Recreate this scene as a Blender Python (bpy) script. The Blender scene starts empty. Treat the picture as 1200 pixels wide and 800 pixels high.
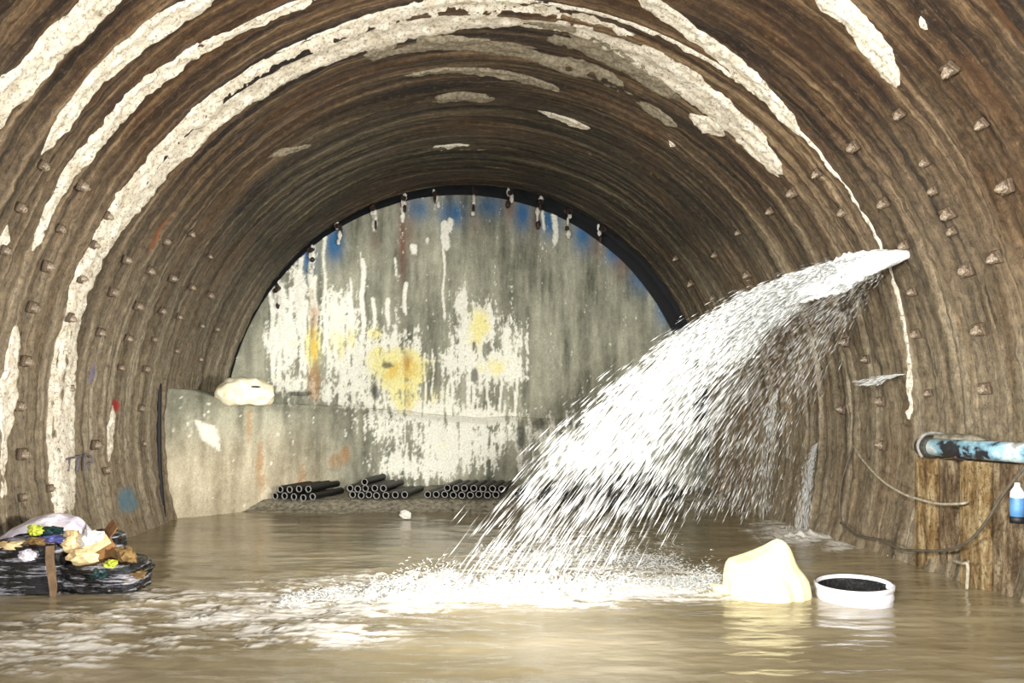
import bpy, bmesh, math, random
import numpy as np
from mathutils import Vector, Matrix

# ------------------------------------------------------------------ camera, world, lights, exposure
sc = bpy.context.scene
col = sc.collection
EYE = 1.675                      # eye height above the flood water (z = 0)
F = 867.0                        # focal length in pixels of a 1200 px wide frame
VU, VV = 523.0, 486.0            # where the tunnel axis vanishes
cam = bpy.data.cameras.new('camera'); camo = bpy.data.objects.new('camera', cam)
col.objects.link(camo); sc.camera = camo
camo.location = (0, 0, EYE); camo.rotation_euler = (math.pi / 2, 0, 0)
cam.sensor_width = 36.0; cam.lens = 36.0 * F / 1200.0
cam.shift_x = (600 - VU) / 1200.0; cam.shift_y = (VV - 400) / 1200.0
cam.clip_start = 0.05; cam.clip_end = 200

world = bpy.data.worlds.new('world'); sc.world = world; world.use_nodes = True
wn = world.node_tree.nodes['Background']
wn.inputs[0].default_value = (0.86, 0.93, 1.0, 1); wn.inputs[1].default_value = 1.0

def area(name, loc, target, size, power, color, size_y=None, spread=180):
    l = bpy.data.lights.new(name, 'AREA'); l.energy = power; l.color = color
    l.size = size
    if size_y: l.shape = 'RECTANGLE'; l.size_y = size_y
    l.spread = math.radians(spread)
    o = bpy.data.objects.new(name, l); col.objects.link(o); o.location = loc
    d = Vector(target) - Vector(loc); o.rotation_euler = d.to_track_quat('-Z', 'Y').to_euler()
    return o
def spot(name, loc, target, power, color, ang, blend=0.8, rad=0.25):
    l = bpy.data.lights.new(name, 'SPOT'); l.energy = power; l.color = color
    l.spot_size = math.radians(ang); l.spot_blend = blend; l.shadow_soft_size = rad
    o = bpy.data.objects.new(name, l); col.objects.link(o); o.location = loc
    d = Vector(target) - Vector(loc); o.rotation_euler = d.to_track_quat('-Z', 'Y').to_euler()
    return o
# daylight through the tunnel mouth behind, and unseen floodlights added out of frame
area('portal_daylight', (0.4, -9.0, 2.2), (0.4, 8, 0.8), 8.0, 800, (0.95, 0.97, 1.0), 3.5)
spot('unseen_flood_lamp', (1.2, -3.0, 2.2), (-0.6, 15.4, 1.7), 3600, (1.0, 0.98, 0.92), 32, 0.9)
spot('unseen_flood_lamp', (3.9, 3.2, 1.6), (-4.4, 9.2, 3.3), 2400, (1.0, 0.97, 0.91), 86, 1.0, 0.3)
spot('unseen_flood_lamp', (-0.9, -0.6, 2.7), (5.2, 8.2, 2.5), 2200, (1.0, 0.97, 0.91), 60, 1.0, 0.3)  # added beside the camera to whiten the jet and the right wall
spot('unseen_flood_lamp', (-3.3, 3.2, 1.7), (5.3, 8.4, 4.2), 1500, (1.0, 0.97, 0.91), 90, 1.0, 0.3)
vs = sc.view_settings
vs.view_transform = 'Standard'; vs.look = 'None'; vs.gamma = 1.0; vs.use_curve_mapping = False
vs.exposure = 1.15
sc.cycles.transparent_max_bounces = 24

# ------------------------------------------------------------------ helpers
rng = np.random.default_rng(7)
def lin(c):
    out = []
    for v in c[:3]:
        v /= 255.0
        out.append(v / 12.92 if v <= 0.04045 else ((v + 0.055) / 1.055) ** 2.4)
    return np.array(out)
def rgba(r, g, b): return (*lin((r, g, b)), 1.0)

def _hash(ix, iy, iz, seed):
    h = (ix.astype(np.int64) * 374761393 + iy.astype(np.int64) * 668265263 + iz.astype(np.int64) * 2147483647 + seed * 1274126177) & 0xFFFFFFFF
    h = ((h ^ (h >> 13)) * 1274126177) & 0xFFFFFFFF
    h = ((h ^ (h >> 16)) * 2246822519) & 0xFFFFFFFF
    return ((h ^ (h >> 15)) & 0xFFFFFF) / float(0xFFFFFF)
def vnoise(x, y, z=None, seed=0):
    x = np.asarray(x, float); y = np.asarray(y, float)
    z = np.zeros_like(x + y) if z is None else np.asarray(z, float)
    x, y, z = np.broadcast_arrays(x, y, z)
    fx, fy, fz = np.floor(x), np.floor(y), np.floor(z)
    tx, ty, tz = x - fx, y - fy, z - fz
    tx, ty, tz = (t * t * (3 - 2 * t) for t in (tx, ty, tz))
    r = 0
    for dz in (0, 1):
        wz = tz if dz else 1 - tz
        if dz and not np.any(tz): continue
        for dy in (0, 1):
            wy = ty if dy else 1 - ty
            for dx in (0, 1):
                wx = tx if dx else 1 - tx
                r = r + wx * wy * wz * _hash(fx + dx, fy + dy, fz + dz, seed)
    return r * 2 - 1
def fbm(x, y, z=None, seed=0, octv=4, gain=0.5):
    a, s, f, n = 1.0, 0, 1.0, 0
    for i in range(octv):
        s = s + a * vnoise(np.asarray(x) * f, np.asarray(y) * f, None if z is None else np.asarray(z) * f, seed + i * 17)
        n += a; a *= gain; f *= 2.03
    return s / n
def sstep(a, b, x):
    t = np.clip((np.asarray(x, float) - a) / (b - a), 0, 1)
    return t * t * (3 - 2 * t)

def link(o, parent=None):
    col.objects.link(o)
    if parent is not None: o.parent = parent
    return o
def tag(o, label=None, cat=None, group=None, kind=None):
    if label: o['label'] = label
    if cat: o['category'] = cat
    if group: o['group'] = group
    if kind: o['kind'] = kind
    return o
def mesh_np(name, V, Fa, mat, parent=None, uv=None, colr=None, smooth=True):
    """V (n,3); Fa (m,k) same-size polygons"""
    me = bpy.data.meshes.new(name)
    V = np.ascontiguousarray(V, dtype=np.float32); Fa = np.ascontiguousarray(Fa, dtype=np.int32)
    m, k = Fa.shape
    me.vertices.add(len(V)); me.vertices.foreach_set('co', V.ravel())
    me.loops.add(m * k); me.loops.foreach_set('vertex_index', Fa.ravel())
    me.polygons.add(m)
    me.polygons.foreach_set('loop_start', np.arange(0, m * k, k, dtype=np.int32))
    me.update(calc_edges=True)
    me.polygons.foreach_set('use_smooth', np.full(m, bool(smooth)))
    if uv is not None:
        l = me.uv_layers.new(name='UVMap')
        l.data.foreach_set('uv', np.ascontiguousarray(uv[Fa.ravel()], dtype=np.float32).ravel())
    if colr is not None:
        a = me.attributes.new('tint', 'FLOAT_COLOR', 'POINT')
        a.data.foreach_set('color', np.ascontiguousarray(colr, dtype=np.float32).ravel())
    me.validate(); me.update()
    me.materials.append(mat)
    return link(bpy.data.objects.new(name, me), parent)
def grid_faces(n, m, closed=False):
    i = np.arange(n - 1)[:, None]; j = np.arange(m if closed else m - 1)[None, :]
    j2 = (j + 1) % m
    a = i * m + j; b = i * m + j2; c = (i + 1) * m + j2; d = (i + 1) * m + j
    return np.stack([a, b, c, d], -1).reshape(-1, 4)
def grid_obj(name, P, mat, parent=None, uv=None, colr=None, mask=None, flip=False, closed=False, smooth=True):
    n, m = P.shape[:2]
    Fa = grid_faces(n, m, closed)
    if mask is not None:
        mk = mask.ravel(); Fa = Fa[mk[Fa].any(axis=1)]
    if flip: Fa = Fa[:, ::-1]
    return mesh_np(name, P.reshape(-1, 3), Fa, mat, parent, None if uv is None else uv.reshape(-1, 2),
                   None if colr is None else colr.reshape(-1, 4), smooth)
def bm_obj(name, bm, mat, parent=None, smooth=False):
    me = bpy.data.meshes.new(name); bm.to_mesh(me); bm.free()
    if smooth:
        me.polygons.foreach_set('use_smooth', np.full(len(me.polygons), True))
    me.materials.append(mat)
    return link(bpy.data.objects.new(name, me), parent)
def empty(name, loc, parent=None):
    o = bpy.data.objects.new(name, None); o.location = loc; o.empty_display_size = 0.1
    return link(o, parent)
def sweep(name, pts, rad, mat, parent=None, seg=8, sub=1, caps=True):
    """tube along a polyline; rad number or list"""
    pts = np.array(pts, float)
    if sub > 1:
        q = []
        n = len(pts)
        for i in range(n - 1):
            p0, p1, p2, p3 = pts[max(i - 1, 0)], pts[i], pts[i + 1], pts[min(i + 2, n - 1)]
            for t in np.arange(sub) / sub:
                q.append(0.5 * ((2 * p1) + (-p0 + p2) * t + (2 * p0 - 5 * p1 + 4 * p2 - p3) * t * t + (-p0 + 3 * p1 - 3 * p2 + p3) * t ** 3))
        q.append(pts[-1]); pts = np.array(q)
    n = len(pts)
    r = np.full(n, rad) if np.isscalar(rad) else np.interp(np.linspace(0, 1, n), np.linspace(0, 1, len(rad)), rad)
    T = np.gradient(pts, axis=0); T /= np.linalg.norm(T, axis=1)[:, None] + 1e-9
    up = np.array([0, 0, 1.0]) if abs(T[0][2]) < 0.9 else np.array([1.0, 0, 0])
    P = np.zeros((n, seg, 3))
    for i in range(n):
        a = np.cross(T[i], up); a /= np.linalg.norm(a) + 1e-9
        b = np.cross(a, T[i]); up = b
        for j in range(seg):
            w = 2 * math.pi * j / seg
            P[i, j] = pts[i] + r[i] * (math.cos(w) * a + math.sin(w) * b)
    if caps:
        c0 = np.repeat(pts[:1][:, None], seg, 1); c1 = np.repeat(pts[-1:][:, None], seg, 1)
        P = np.concatenate([c0, P, c1], 0)
    return grid_obj(name, P, mat, parent, closed=True)

# tunnel geometry: a horseshoe of radius R about an axis along +Y
XC, ZC, R = 0.435, 1.425, 5.0
Y_END = 15.25
def ray(u, v): return np.array([(u - VU) / F, 1.0, -(v - VV) / F])
def on_wall(u, v, rr=R):
    d = ray(u, v); ox, oz = -XC, EYE - ZC
    a = d[0] ** 2 + d[2] ** 2; b = 2 * (ox * d[0] + oz * d[2]); c = ox * ox + oz * oz - rr * rr
    y = (-b + math.sqrt(b * b - 4 * a * c)) / (2 * a)
    return math.atan2(oz + d[2] * y, ox + d[0] * y) % (2 * math.pi), y
def at(u, v, y): return np.array([(u - VU) / F * y, y, EYE - (v - VV) / F * y])
def on_water(u, v, z=0.0): return at(u, v, (EYE - z) * F / (v - VV))
RIB0, RIBS = 4.35, 0.62
def wall_r(th, y):
    """radius of the shotcrete surface (smaller = proud)"""
    th = np.asarray(th, float); y = np.asarray(y, float)
    s = th * R
    ph = ((y - RIB0) / RIBS) % 1.0
    ph = np.minimum(ph, 1 - ph) * 2                  # 0 on a rib, 1 between
    side = sstep(0.35, 1.1, np.abs(np.sin(th * 1.0) * 0 + np.cos(th)) * 1.25)
    r = R + 0.018 * (ph - 0.5)
    r = r - 0.040 * fbm(s * 0.10, y * 2.6, seed=3, octv=4, gain=0.62)
    r = r - 0.028 * fbm(s * 0.25, y * 8.5, seed=9, octv=3, gain=0.6)
    r = r - 0.040 * fbm(s * 0.4, y * 0.5, seed=21, octv=3)
    r = r - (0.014 + 0.016 * side) * fbm(s * 6, y * 7, seed=33, octv=3, gain=0.7)
    return r
def wall_pt(th, y, r): return np.stack([XC + r * np.cos(th), np.broadcast_to(y, np.shape(r)), ZC + r * np.sin(th)], -1)
def th_y(a): return a  # (theta, y)

# ------------------------------------------------------------------ materials
class Mat:
    def __init__(s, name):
        s.m = bpy.data.materials.new(name); s.m.use_nodes = True
        s.nt = s.m.node_tree; s.b = s.nt.nodes['Principled BSDF']; s.out = s.nt.nodes['Material Output']
    def n(s, t, **kw):
        x = s.nt.nodes.new(t)
        for k, v in kw.items():
            if k.startswith('i_'):
                key = k[2:]; key = int(key) if key.isdigit() else key.replace('_', ' ')
                x.inputs[key].default_value = v
            else: setattr(x, k, v)
        return x
    def l(s, a, b): s.nt.links.new(a, b)
    def noise(s, vec, scale, detail=4, rough=0.6):
        x = s.n('ShaderNodeTexNoise'); x.inputs['Scale'].default_value = scale
        x.inputs['Detail'].default_value = detail; x.inputs['Roughness'].default_value = rough
        if vec is not None: s.l(vec, x.inputs['Vector'])
        return x.outputs['Fac']
    def mapped(s, src, scale=(1, 1, 1), loc=(0, 0, 0)):
        x = s.n('ShaderNodeMapping'); x.inputs['Scale'].default_value = scale; x.inputs['Location'].default_value = loc
        s.l(src, x.inputs['Vector']); return x.outputs[0]
    def ramp(s, fac, stops):
        x = s.n('ShaderNodeValToRGB'); e = x.color_ramp.elements
        while len(e) < len(stops): e.new(0.5)
        for el, (p, c) in zip(e, stops):
            el.position = p; el.color = c if len(c) == 4 else (*c, 1)
        s.l(fac, x.inputs[0]); return x.outputs[0]
    def mix(s, fac, a, b, mode='MIX'):
        x = s.n('ShaderNodeMix', data_type='RGBA', blend_type=mode)
        for sock, v in ((x.inputs[0], fac), (x.inputs[6], a), (x.inputs[7], b)):
            if hasattr(v, 'is_linked'): s.l(v, sock)
            else: sock.default_value = v
        return x.outputs[2]
    def math(s, op, a, b=0.0, clamp=False):
        x = s.n('ShaderNodeMath', operation=op); x.use_clamp = clamp
        for sock, v in ((x.inputs[0], a), (x.inputs[1], b)):
            if hasattr(v, 'is_linked'): s.l(v, sock)
            else: sock.default_value = v
        return x.outputs[0]
    def bump(s, h, strength=0.5, dist=0.02):
        x = s.n('ShaderNodeBump'); x.inputs['Strength'].default_value = strength; x.inputs['Distance'].default_value = dist
        s.l(h, x.inputs['Height']); s.l(x.outputs[0], s.b.inputs['Normal'])
    def set(s, color=None, rough=None, metal=None, spec=None):
        for k, v in (('Base Color', color), ('Roughness', rough), ('Metallic', metal), ('Specular IOR Level', spec)):
            if v is None: continue
            if hasattr(v, 'is_linked'): s.l(v, s.b.inputs[k])
            else: s.b.inputs[k].default_value = v
        return s
def simple(name, c, rough=0.7, metal=0.0, var=0.25, scale=12.0, bump=0.3, c2=None, bdist=0.01, spec=0.5):
    m = Mat(name); tc = m.n('ShaderNodeTexCoord').outputs['Object']
    f = m.noise(tc, scale, 5, 0.65)
    c2 = c2 or tuple(max(0, v * (1 - var)) for v in c)
    k = m.ramp(f, [(0.32, rgba(*c2)), (0.62, rgba(*c))])
    m.set(k, rough, metal, spec)
    if bump: m.bump(m.noise(tc, scale * 3, 4), bump, bdist)
    return m.m

def lining_material(name):
    m = Mat(name)
    uv = m.n('ShaderNodeUVMap').outputs[0]
    sep = m.n('ShaderNodeSeparateXYZ'); m.l(uv, sep.inputs[0])
    st = m.noise(m.mapped(uv, (0.16, 5.0, 1)), 1.0, 9, 0.66)        # streaks that follow the arch
    st2 = m.noise(m.mapped(uv, (0.5, 15.0, 1), (3, 7, 0)), 1.0, 6, 0.65)
    big = m.noise(m.mapped(uv, (0.35, 0.7, 1), (11, 2, 0)), 1.0, 4, 0.6)
    fine = m.noise(m.mapped(uv, (0.7, 1.8, 1)), 15.0, 6, 0.85)
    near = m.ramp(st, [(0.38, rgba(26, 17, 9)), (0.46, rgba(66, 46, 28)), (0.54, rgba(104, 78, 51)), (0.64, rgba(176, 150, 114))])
    far = m.ramp(st, [(0.38, rgba(14, 12, 8)), (0.47, rgba(38, 34, 24)), (0.56, rgba(66, 60, 44)), (0.67, rgba(140, 130, 104))])  # greener far shotcrete, with the fading light at depth darkened into its colour
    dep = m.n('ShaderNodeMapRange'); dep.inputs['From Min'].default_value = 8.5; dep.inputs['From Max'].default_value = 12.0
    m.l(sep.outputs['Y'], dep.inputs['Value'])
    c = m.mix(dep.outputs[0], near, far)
    hgt = m.n('ShaderNodeMapRange'); hgt.inputs['From Min'].default_value = 4.2; hgt.inputs['From Max'].default_value = 7.2
    m.l(m.math('ABSOLUTE', m.math('SUBTRACT', sep.outputs['X'], math.pi / 2 * R)), hgt.inputs['Value'])
    low = m.ramp(st, [(0.32, rgba(96, 84, 64)), (0.44, rgba(154, 140, 114)), (0.55, rgba(184, 171, 145)), (0.68, rgba(230, 220, 198))])   # paler, greyer lower walls
    c = m.mix(m.math('MULTIPLY', hgt.outputs[0], 0.75), c, low)
    rust = m.ramp(big, [(0.5, (0, 0, 0, 1)), (0.68, (1, 1, 1, 1))])
    rustk = m.math('MULTIPLY', rust, 0.35)
    c = m.mix(rustk, c, rgba(116, 78, 44))
    c = m.mix(m.ramp(st2, [(0.52, (0, 0, 0, 1)), (0.72, (0.5, 0.5, 0.5, 1))]), c, rgba(168, 142, 108))
    c = m.mix(m.ramp(st2, [(0.30, (0.9, 0.9, 0.9, 1)), (0.45, (0, 0, 0, 1))]), c, rgba(38, 29, 21))
    c = m.mix(m.ramp(fine, [(0.34, (0.85, 0.85, 0.85, 1)), (0.48, (0, 0, 0, 1))]), c, rgba(44, 34, 25))
    c = m.mix(m.ramp(fine, [(0.54, (0, 0, 0, 1)), (0.70, (0.5, 0.5, 0.5, 1))]), c, rgba(176, 150, 114))
    obj_ = m.n('ShaderNodeTexCoord').outputs['Object']
    grain = m.noise(obj_, 9.0, 9, 0.9)
    c = m.mix(1.0, c, m.ramp(grain, [(0.36, (0.5, 0.48, 0.46, 1)), (0.5, (1.1, 1.1, 1.1, 1)), (0.64, (1.7, 1.66, 1.58, 1))]), 'MULTIPLY')
    at_ = m.n('ShaderNodeAttribute', attribute_name='tint')
    c = m.mix(at_.outputs['Alpha'], c, at_.outputs['Color'])
    rg = m.ramp(big, [(0.35, (0.75, 0.75, 0.75, 1)), (0.65, (0.48, 0.48, 0.48, 1))])
    m.set(c, rg, 0, 0.45)
    h = m.math('ADD', m.math('MULTIPLY', st2, 0.35), m.math('MULTIPLY', grain, 1.3))
    m.bump(h, 1.0, 0.05)
    return m.m
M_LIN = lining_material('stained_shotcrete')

def tint_material(name, rough=0.8, spec=0.35, fscale=30):
    m = Mat(name); tc = m.n('ShaderNodeTexCoord').outputs['Object']
    a = m.n('ShaderNodeAttribute', attribute_name='tint').outputs['Color']
    f = m.noise(tc, fscale, 5, 0.7)
    k = m.mix(1.0, a, m.ramp(f, [(0.3, (0.72, 0.72, 0.72, 1)), (0.7, (1.15, 1.15, 1.15, 1))]), 'MULTIPLY')
    m.set(k, rough, 0, spec); m.bump(f, 0.5, 0.015)
    return m.m
M_FACE = tint_material('spattered_face_concrete')

def band_material():
    m = Mat('pale_shotcrete'); tc = m.n('ShaderNodeTexCoord').outputs['Object']
    f = m.noise(tc, 22, 8, 0.85); g = m.noise(tc, 5, 4, 0.6)
    c = m.ramp(g, [(0.3, rgba(214, 202, 178)), (0.7, rgba(246, 240, 224))])
    c = m.mix(m.ramp(f, [(0.38, (0.9, 0.9, 0.9, 1)), (0.50, (0, 0, 0, 1))]), c, rgba(104, 86, 64))
    m.set(c, 0.85, 0, 0.3); m.bump(f, 0.8, 0.03)
    return m.m
M_BAND = band_material()
M_BANDG = simple('greyish_shotcrete', (150, 140, 118), 0.85, 0, 0.35, 22, 0.8, c2=(92, 82, 66), bdist=0.02)
M_BOLT = simple('rusty_bolt_steel', (184, 168, 146), 0.6, 0.25, 0.5, 30, 0.5, c2=(58, 44, 34))
M_PLATE = simple('dark_bolt_plate', (104, 86, 66), 0.7, 0.1, 0.5, 30, 0.5, c2=(46, 36, 28))
M_DARK = simple('black_gap_shade', (20, 19, 20), 0.7, 0.0, 0.4, 8, 0.4)  # near-black colour stands for the shade inside the gaps
M_ROCK = simple('dark_wet_rock', (64, 62, 54), 0.5, 0, 0.6, 9, 0.8, c2=(24, 24, 22), bdist=0.03)
M_MUD = simple('grey_mud', (160, 152, 132), 0.6, 0, 0.4, 14, 0.8, c2=(72, 68, 56), bdist=0.03)

def water_material():
    m = Mat('muddy_water'); tc = m.n('ShaderNodeTexCoord').outputs['Object']
    f = m.noise(m.mapped(tc, (0.25, 1.2, 1)), 1.2, 5, 0.6)
    c = m.ramp(f, [(0.3, rgba(122, 110, 82)), (0.5, rgba(150, 138, 108)), (0.72, rgba(172, 160, 132))])
    fo = m.n('ShaderNodeAttribute', attribute_name='tint')
    fa = m.math('MULTIPLY', fo.outputs['Alpha'], 0.94)
    c = m.mix(fa, c, rgba(244, 241, 234))
    m.set(c, m.math('ADD', 0.10, m.math('MULTIPLY', fa, 0.5)), 0, 0.6)
    h = m.math('ADD', m.noise(m.mapped(tc, (4.0, 9.0, 1)), 1.0, 5, 0.6), m.math('MULTIPLY', m.noise(tc, 9.0, 3), 0.35))
    m.bump(h, 0.25, 0.03)
    return m.m
M_WATER = water_material()
def foam_material(name, c, tr=0.35, clear=0.0):
    m = Mat(name)
    m.set(rgba(*c), 0.5, 0, 0.4)
    t = m.n('ShaderNodeBsdfTranslucent'); t.inputs[0].default_value = rgba(*c)
    x = m.n('ShaderNodeMixShader'); x.inputs[0].default_value = tr
    m.l(m.b.outputs[0], x.inputs[1]); m.l(t.outputs[0], x.inputs[2])
    tr_ = m.n('ShaderNodeBsdfTransparent'); y = m.n('ShaderNodeMixShader'); y.inputs[0].default_value = clear
    m.l(x.outputs[0], y.inputs[1]); m.l(tr_.outputs[0], y.inputs[2]); m.l((y if clear else x).outputs[0], m.out.inputs[0])
    return m.m
M_SPRAY = foam_material('white_spray', (252, 254, 252), 0.25, 0.35)
M_CORE = foam_material('white_water', (252, 254, 252), 0.12)
M_FOAM = foam_material('white_foam', (222, 219, 210), 0.2)

# ------------------------------------------------------------------ tunnel lining
TH0, TH1 = math.radians(-24), math.radians(204)
ys = np.concatenate([np.linspace(-12, 4.2, 60, endpoint=False), np.arange(4.2, Y_END, 0.024), [Y_END, Y_END + 0.02, Y_END + 0.03]])
ths = np.linspace(TH0, TH1, 620)
YY, TT = np.meshgrid(ys, ths, indexing='ij')
RR = wall_r(TT, YY)
RR[-2] = RR[-3] + 0.06; RR[-1] = RR[-3] + 0.75
P = wall_pt(TT, YY, RR)
tint = np.zeros(P.shape[:2] + (4,))
def paint(u, v, su, sv, c, k):       # paint sprays, stains and a pipe shadow coloured onto the wall
    t0, y0 = on_wall(u, v); t1, y1 = on_wall(u + su, v); t2, y2 = on_wall(u, v + sv)
    dy = abs(y1 - y0) + 1e-3; dt = abs(t2 - t0) + 1e-4
    w = np.exp(-((YY - y0) / dy) ** 2 - ((TT - t0) / dt) ** 2)
    w = sstep(0.25, 0.7, w + 0.25 * fbm(TT * 40, YY * 9, seed=77)) * k
    a = tint[..., 3]; upd = w > a
    tint[..., :3][upd] = lin(c); tint[..., 3] = np.maximum(a, w)
paint(150, 586, 12, 16, (92, 140, 160), 0.7)
paint(108, 437, 5, 14, (110, 110, 170), 0.6)
paint(137, 476, 4, 7, (176, 40, 44), 0.9)
paint(186, 275, 7, 30, (170, 92, 40), 0.6)
paint(1185, 20, 18, 60, (140, 98, 54), 0.4)
paint(1150, 100, 22, 60, (120, 82, 48), 0.35)
paint(1100, 610, 14, 50, (170, 128, 60), 0.6)
paint(1150, 600, 16, 60, (164, 116, 56), 0.7)
paint(1120, 545, 40, 20, (60, 42, 30), 0.7)  # shadow under the blue pipe, painted into the wall colour
paint(960, 60, 60, 60, (80, 56, 34), 0.4)
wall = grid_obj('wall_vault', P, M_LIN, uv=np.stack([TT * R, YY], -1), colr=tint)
tag(wall, 'brown stained shotcrete tunnel lining with arched ribs', kind='structure')

# sprayed-over steel arches standing proud of the lining
for k in range(18):
    y0 = RIB0 + k * RIBS + 0.14 * math.sin(k * 2.7)
    ramp_ = 0.35 + 0.65 * abs(math.sin(k * 1.9 + .4))
    if y0 > Y_END - 0.1: break
    th = np.linspace(TH0, TH1, 420); q = np.linspace(-1, 1, 9)
    QQ, T2 = np.meshgrid(q, th, indexing='ij')
    wid = (0.05 + 0.05 * ramp_) + 0.02 * vnoise(T2 * 3, T2 * 0 + k, seed=5)
    y2 = y0 + QQ * wid + 0.02 * fbm(T2 * 1.4, T2 * 0 + k * 3.7, seed=6)
    prof = np.sqrt(np.clip(1 - QQ ** 2, 0, 1))
    amp = 0.034 * ramp_ - 0.006 + 0.03 * fbm(T2 * 4, T2 * 0 + k, seed=8) + 0.012 * fbm(T2 * 30, QQ * 2, k * 1.0 + 0 * QQ, seed=15)
    r2 = wall_r(T2, y2) + 0.05 - prof * (amp + 0.05)
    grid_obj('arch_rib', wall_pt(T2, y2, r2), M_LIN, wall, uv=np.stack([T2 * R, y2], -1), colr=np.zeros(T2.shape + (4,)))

# bare pale shotcrete bands: (u, v, width) along the band, laid on the lining where they really are
def band(name, pts, mat=M_BAND, proud=0.035, rough=0.035, holes=0.0, seed=0, nw=22):
    a = np.array(pts, float)
    tt, yy, ww = [], [], []
    for i, (u, v, w) in enumerate(a):
        t, y = on_wall(u, v)
        # width in metres along the axis: project the px width along the radial direction in the picture
        du, dv = u - (VU + 0.087 * 500), v - (VV + 25)
        n = math.hypot(du, dv); t2, y2 = on_wall(u + du / n * w / 2, v + dv / n * w / 2); t3, y3 = on_wall(u - du / n * w / 2, v - dv / n * w / 2)
        tt.append(t); yy.append(y); ww.append(abs(y3 - y2) / 2)
    tt, yy, ww = map(np.array, (tt, yy, ww))
    o = np.argsort(tt); tt, yy, ww = tt[o], yy[o], ww[o]
    n = int(max(12, (tt[-1] - tt[0]) * R / 0.035))
    s = np.linspace(0, 1, n); ts = np.linspace(tt[0], tt[-1], n)
    def sm(vals):
        f = np.interp(ts, tt, vals); kk = max(1, n // 40)
        return np.convolve(np.pad(f, kk, mode='edge'), np.ones(2 * kk + 1) / (2 * kk + 1), 'valid')
    y0 = sm(yy); w0 = sm(ww)
    q = np.linspace(-1, 1, nw)
    S, Q = np.meshgrid(ts, q, indexing='ij')
    edge = np.where(Q > 0, fbm(S * 14, S * 0 + 1.5, seed=seed + 1, octv=5, gain=0.8), fbm(S * 14, S * 0 + 7.5, seed=seed + 2, octv=5, gain=0.8))
    W = w0[:, None] * (1.02 + 0.40 * edge)
    taper = np.minimum(1, np.minimum(np.arange(n), np.arange(n)[::-1]) / 5.0)[:, None]
    Y2 = y0[:, None] + Q * W * (0.25 + 0.75 * taper)
    prof = sstep(0, 0.35, 1 - np.abs(Q)) * taper
    proud = np.minimum(proud, 0.012 + w0[:, None] * 0.16)
    h = -0.02 + prof * (proud + 0.02) + rough * fbm(S * 45, Y2 * 9, seed=seed + 3, octv=3, gain=0.7) * prof
    if holes: h = h - holes * sstep(0.05, 0.5, fbm(S * 5, Y2 * 2.2, seed=seed + 4))
    # follow the lining so that the band stays just proud of it, smoothing its finest relief
    r = 0.8 * wall_r(S, Y2) + 0.2 * (R - 0.01) - h
    return grid_obj(name, wall_pt(S, Y2, r), mat, wall)
B = 'shotcrete_band'
band(B, [(80, 612, 32), (78, 560, 32), (77, 480, 28), (80, 420, 23), (87, 370, 22), (105, 310, 26), (140, 255, 34), (190, 190, 36), (240, 142, 40), (300, 97, 38), (370, 62, 40), (450, 36, 46), (520, 20, 44), (600, 14, 40), (680, 28, 36), (740, 56, 36), (800, 92, 40), (850, 135, 36), (890, 175, 28), (917, 212, 14)], seed=1, holes=0.03)
band(B, [(420, 66, 22), (480, 52, 24), (550, 52, 20), (620, 62, 18), (690, 86, 22), (740, 112, 16), (795, 152, 8)], seed=11, holes=0.05, mat=M_BANDG)
band(B, [(600, 30, 26), (660, 42, 30), (720, 66, 30), (770, 98, 22), (800, 118, 12)], seed=13, holes=0.05, mat=M_BANDG)
band(B, [(-30, 160, 48), (-10, 125, 46), (45, 72, 40), (95, 25, 40), (125, -10, 45), (150, -40, 40)], seed=21)
band(B, [(45, 188, 9), (75, 140, 22), (110, 92, 28), (160, 47, 32), (220, 12, 30), (260, -14, 30)], seed=31, holes=0.02)
band(B, [(37, 305, 6), (55, 260, 10), (80, 207, 14), (120, 160, 20), (170, 103, 19), (220, 66, 16), (270, 37, 16), (330, 11, 13), (380, -8, 11)], seed=41)
band(B, [(4, 600, 8), (5, 520, 12), (10, 470, 26), (16, 425, 20), (24, 378, 14)], seed=51)
band(B, [(740, -12, 26), (800, 28, 16), (850, 66, 24), (890, 100, 20), (920, 132, 14), (944, 165, 7)], seed=61)
band(B, [(945, -18, 24), (1000, 25, 30), (1030, 65, 30), (1050, 95, 19), (1059, 110, 6)], seed=71)
band(B, [(803, 133, 7), (830, 145, 22), (852, 163, 12)], seed=81)
band(B, [(1075, 10, 5), (1083, 25, 7), (1092, 42, 5)], seed=91)
band(B, [(130, 545, 6), (131, 510, 9), (136, 472, 5)], seed=95)
band(B, [(470, 92, 6), (520, 84, 8), (600, 92, 7), (660, 108, 5)], seed=101, mat=M_BANDG)
band(B, [(500, 118, 7), (540, 113, 10), (583, 117, 8)], seed=103, mat=M_BANDG)
band(B, [(625, 130, 4), (660, 140, 7), (697, 155, 4)], seed=105)
band(B, [(500, 174, 4), (540, 170, 6), (578, 175, 4)], seed=107)
band(B, [(310, 188, 4), (340, 176, 6), (372, 168, 4)], seed=109, mat=M_BANDG)
band(B, [(1062, 360, 3), (1066, 440, 5), (1064, 500, 5), (1062, 570, 4)], seed=111)
band(B, [(780, 160, 5), (796, 180, 4)], seed=113)
band(B, [(0, 300, 12), (6, 280, 14), (12, 255, 6)], seed=115)
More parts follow.
